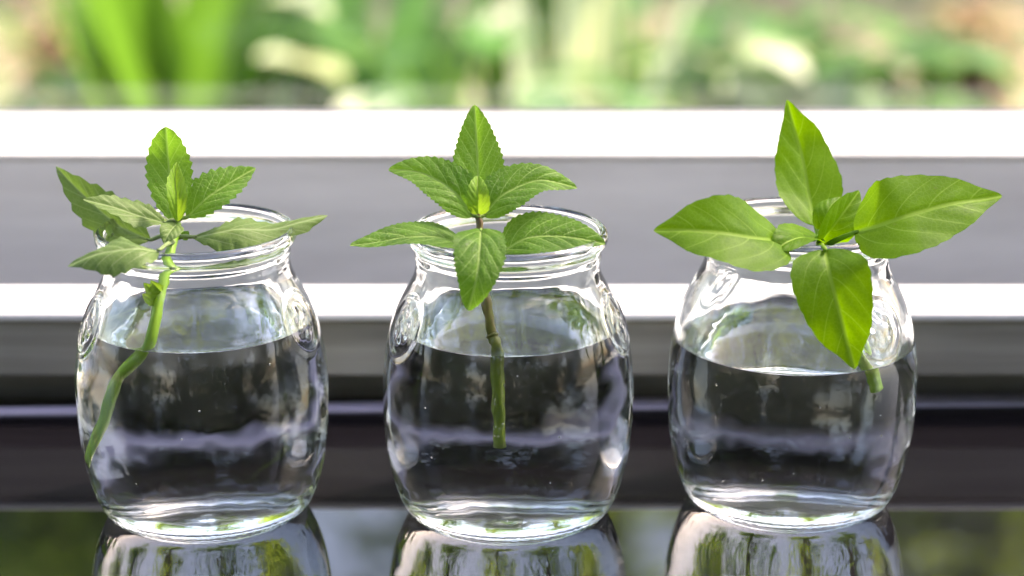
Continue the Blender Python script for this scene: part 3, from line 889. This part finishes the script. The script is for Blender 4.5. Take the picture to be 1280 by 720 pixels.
def garden_plant(name, label, cat, x, y, h, n, L, W, mat, kind, seed, group=None):
    rnd = random.Random(seed)
    root = tag(empty(name, (x, y, GZ - 0.03)), label, cat, group)
    V, F = [], []
    base = Vector((x, y, GZ - 0.03))
    sv, sf = [], []
    if kind == 'strap':
        for k in range(n):
            az = rnd.uniform(0, 6.28)
            lean = rnd.uniform(0.05, 0.45)
            blade(V, F, base + Vector((rnd.uniform(-.06, .06), rnd.uniform(-.06, .06), 0)), Vector((math.cos(az) * lean, math.sin(az) * lean, 1)), h * rnd.uniform(0.95, 1.5), W * rnd.uniform(.7, 1.2), rnd.uniform(0.1, 0.6), rnd, 7, 1.0)
        a, b = tube([base, base + Vector((0, 0, h * 0.12)), base + Vector((0, 0, h * 0.2))], [0.05, 0.035, 0.012], 8)
        sv, sf = a, b
    elif kind == 'broad':
        for k in range(n):
            az = rnd.uniform(0, 6.28)
            hh = h * rnd.uniform(0.35, 1.0)
            rr = (0.10 + 0.28 * rnd.random()) * h * 1.2
            tip = base + Vector((math.cos(az) * rr, math.sin(az) * rr, hh))
            P_ = catmull([base, base + Vector((math.cos(az) * rr * 0.3, math.sin(az) * rr * 0.3, hh * 0.6)), tip], 6)
            a, b = tube(P_, [0.006, 0.004], 5, False)
            o = len(sv); sv += a; sf += [tuple(i + o for i in f) for f in b]
            blade(V, F, tip, Vector((math.cos(az), math.sin(az), rnd.uniform(-0.3, 0.6))), L * rnd.uniform(.7, 1.2), W * rnd.uniform(.7, 1.2), rnd.uniform(0.4, 1.4), rnd)
    else:
        for k in range(max(5, n // 25)):
            az = rnd.uniform(0, 6.28); rr = h * 0.45 * math.sqrt(rnd.random())
            tip = base + Vector((math.cos(az) * rr, math.sin(az) * rr, h * rnd.uniform(.6, 1.0)))
            P_ = catmull([base, (base + tip) / 2 + Vector((rnd.uniform(-.04, .04), rnd.uniform(-.04, .04), 0.03)), tip], 8)
            a, b = tube(P_, [0.010, 0.004], 5, False)
            o = len(sv); sv += a; sf += [tuple(i + o for i in f) for f in b]
            for q in range(25):
                pp = P_[rnd.randint(2, 8)] + Vector((rnd.gauss(0, .03), rnd.gauss(0, .03), rnd.gauss(0, .03)))
                az2 = rnd.uniform(0, 6.28)
                blade(V, F, pp, Vector((math.cos(az2), math.sin(az2), rnd.uniform(-0.3, 0.9))), L * rnd.uniform(.6, 1.3), W * rnd.uniform(.6, 1.3), rnd.uniform(0.2, 1.2), rnd, 3)
    mesh_obj('stem', sv, sf, STEM_GREEN if kind != 'bush' else BARK, root)
    mesh_obj('foliage', V, F, mat, root)
    return root


def gx(px, py, y):
    p_ = at(px, py, y)
    return p_.x, p_.z - GZ + 0.03


def gp(name, label, px, py_top, y, n, L, W, mat, kind, seed):
    x, h = gx(px, py_top, y)
    n = int(n * {'strap': 1.9, 'broad': 2.0, 'bush': 1.3}[kind])
    garden_plant(name, label, 'plant', x, y, h, n, L, W, mat, kind, seed)


gp('strap_leaved_plant', 'out-of-focus bright green strap-leaved plant in the garden beyond the pale sprig', 205, -25, 3.2, 26, 0, 0.08, G_BRIGHT, 'strap', 1)
gp('broad_leaved_plant', 'out-of-focus dark green upright-leaved plant next to the bright strap-leaved plant', 290, -10, 3.9, 7, 0, 0.12, G_DARK, 'strap', 2)
gp('broad_leaved_plant', 'out-of-focus mid green leafy plant in the garden between pale sprig and mint', 335, 70, 3.3, 12, 0.16, 0.09, G_MID, 'broad', 3)
gp('broad_leaved_plant', 'out-of-focus large mid green leafy plant in the garden beside the mint tip', 445, 0, 3.4, 15, 0, 0.15, G_MID, 'strap', 4)
gp('glare_painted_plant', 'out-of-focus plant with sunlight glare painted white-green in the garden behind the mint tip', 540, 10, 3.1, 11, 0.17, 0.12, G_GLARE, 'broad', 5)
gp('broad_leaved_plant', 'out-of-focus dark green leafy plant between two glare-painted pale plants in the garden', 668, -10, 3.9, 6, 0, 0.12, G_DARK, 'strap', 6)
gp('glare_painted_plant', 'out-of-focus tall plant painted pale with sunlight glare beside the dark leafy plant in the garden', 718, 0, 3.3, 5, 0, 0.09, G_GLARE, 'strap', 7)
gp('leafy_shrub', 'out-of-focus yellow-green small-leaved shrub in the garden between mint and basil', 800, 40, 4.4, 200, 0.07, 0.04, G_BRIGHT, 'bush', 8)
gp('glare_painted_plant', 'out-of-focus plant painted pale with sunlight glare in the garden just beside the basil tip', 908, 40, 3.4, 9, 0.15, 0.11, G_GLARE, 'broad', 9)
gp('broad_leaved_plant', 'out-of-focus mid green broad-leaved plant behind the basil tip', 980, 5, 4.1, 16, 0.27, 0.17, G_MID, 'broad', 10)
gp('leafy_shrub', 'out-of-focus dark small-leaved shrub in the garden beyond the basil', 1060, 60, 3.7, 180, 0.06, 0.035, G_DARK, 'bush', 11)
gp('broad_leaved_plant', 'out-of-focus low green plant among dry leaves in the garden', 1135, 70, 3.6, 9, 0.20, 0.12, G_MID, 'broad', 12)
gp('dry_shrub', 'out-of-focus tan dry-leaved shrub beyond the right basil leaf', 1230, 20, 4.6, 160, 0.09, 0.05, G_DRY, 'bush', 13)
gp('dry_shrub', 'out-of-focus brown dry-leaved shrub beyond the pale sprig', 75, 10, 4.8, 150, 0.09, 0.05, G_DRY, 'bush', 14)
gp('glare_painted_plant', 'out-of-focus small plant painted pale with sunlight glare in front of the brown dry shrub', 5, 75, 3.4, 3, 0.12, 0.08, G_GLARE, 'broad', 15)

gp('broad_leaved_plant', 'out-of-focus low mid green plant in front of the pale plant behind the mint tip', 600, 45, 3.1, 10, 0.22, 0.14, G_MID, 'broad', 16)
gp('broad_leaved_plant', 'out-of-focus green plant beside the yellow-green small-leaved shrub', 845, 20, 3.9, 12, 0.24, 0.15, G_MID, 'broad', 17)
gp('leafy_shrub', 'out-of-focus dark low shrub between the strap-leaved plant and the large green plant', 385, 75, 3.8, 120, 0.07, 0.04, G_DARK, 'bush', 18)
gp('broad_leaved_plant', 'out-of-focus dark plant in the gap beside the tan dry-leaved shrub', 1020, 40, 3.5, 9, 0.24, 0.14, G_DARK, 'broad', 19)
gp('broad_leaved_plant', 'out-of-focus dark green plant beside the brown dry-leaved shrub', 130, 70, 3.9, 8, 0.2, 0.12, G_DARK, 'broad', 20)


def tree(x, y, h, r, mat, seed, label, n=2600, leaf_s=0.13, crown0=0.3, group='trees at the end of the garden, mirrored in the black sill'):
    rnd = random.Random(seed)
    root = tag(empty('garden_tree', (x, y, GZ - 0.05)), label, 'tree', group)
    base = Vector((x, y, GZ - 0.05))
    lean = Vector((rnd.uniform(-.4, .4), rnd.uniform(-.4, .4), 0))
    T = catmull([base, base + lean * 0.4 + Vector((0, 0, h * .35)), base + lean + Vector((0, 0, h * .7)), base + lean * 1.2 + Vector((0, 0, h * .95))], 24)
    sv, sf = tube(T, [0.024 * h, 0.019 * h, 0.012 * h, 0.003 * h], 10, wob=0.3)
    V, F = [], []
    tips = []
    for k in range(int(2.2 * h) + 8):
        i = rnd.randint(int(24 * crown0), 23)
        az = rnd.uniform(0, 6.28)
        ln = r * rnd.uniform(0.5, 1.0) * (1.1 - 0.5 * (i / 24))
        e = T[i] + Vector((math.cos(az) * ln, math.sin(az) * ln, ln * rnd.uniform(0.0, 0.7)))
        L_ = catmull([T[i], (T[i] + e) / 2 + Vector((0, 0, rnd.uniform(-.15, .1))), e], 8)
        a, b = tube(L_, [0.05, 0.012], 6, False)
        o = len(sv); sv += a; sf += [tuple(q + o for q in f) for f in b]
        tips += L_[3:]
    for k in range(n):
        c = rnd.choice(tips)
        g = 0.45 if h > 5 else 0.22
        pp = c + Vector((rnd.gauss(0, g), rnd.gauss(0, g), rnd.gauss(0, g * .8)))
        az = rnd.uniform(0, 6.28)
        blade(V, F, pp, Vector((math.cos(az), math.sin(az), rnd.uniform(-1, .4))), leaf_s * rnd.uniform(.6, 1.3), leaf_s * .55 * rnd.uniform(.7, 1.2), 0.5, rnd, 2)
    mesh_obj('trunk', sv, sf, BARK, root)
    mesh_obj('crown', V, F, mat, root)


tl = 'leafy garden tree seen only as a reflection in the black sill and jars'
for k, (x, y, h, r, m) in enumerate([(-10.0, 14.5, 10.0, 3.2, T_MID), (-6.4, 10.5, 9.5, 2.6, T_LIGHT), (-3.0, 15.5, 8.5, 2.3, T_MID), (-0.6, 19.5, 11.5, 3.0, T_MID), (1.9, 15.5, 8.4, 2.0, T_LIGHT),
                                     (4.4, 18.5, 11.5, 3.0, T_MID), (7.2, 11.0, 9.5, 2.6, T_LIGHT), (14.2, 14.5, 12.0, 3.5, T_MID), (-15.0, 12.0, 12.0, 3.5, T_LIGHT)]):
    tree(x, y, h, r, m, 100 + k, tl, int(2400 * max(1, h / 10)), 0.32, 0.40 if abs(x) > 6 else 0.2)
for k, (x, y, h, r, m) in enumerate([(-4.2, 18.0, 18.0, 3.4, T_MID), (0.9, 21.0, 20.0, 3.6, T_LIGHT), (5.4, 18.5, 18.0, 3.4, T_MID), (-8.8, 17.0, 17.0, 3.4, T_LIGHT), (10.2, 17.0, 17.5, 3.4, T_MID)]):
    tree(x, y, h, r, m, 150 + k, 'tall thin-crowned garden tree with sky between its branches, mirrored under the jars', 2300, 0.34, 0.3, 'tall thin trees mirrored under the jars')
tl = 'tall light green sunlit shrub mirrored in the black sill behind the jars'
for k, (x, y, h, r) in enumerate([(-3.6, 8.2, 4.6, 1.0), (-2.1, 7.8, 4.3, 0.9), (-0.2, 8.4, 4.7, 0.9), (1.3, 7.9, 4.4, 0.9), (3.0, 8.3, 4.7, 1.0), (4.6, 8.0, 4.5, 1.0)]):
    tree(x, y, h, r, T_LIGHT, 300 + k, tl, 1300, 0.17, 0.10, 'tall sunlit shrubs mirrored in the sill')
tl = 'dense dark evergreen added out of view behind the camera to keep sky light off the jars'  # unseen trees, added to shade the jars from the camera-side sky
for k, (x, y, h, r) in enumerate([(-4.6, -5.2, 6.5, 2.3), (-1.6, -5.8, 7.0, 2.2), (1.4, -5.4, 6.6, 2.2), (4.5, -5.6, 6.8, 2.3), (-7.6, -4.0, 6.0, 2.3), (7.6, -4.2, 6.4, 2.3)]):
    tree(x, y, h, r, G_DARK, 200 + k, tl, 6500, 0.34, 0.06, 'evergreens added behind the camera to block sky light')
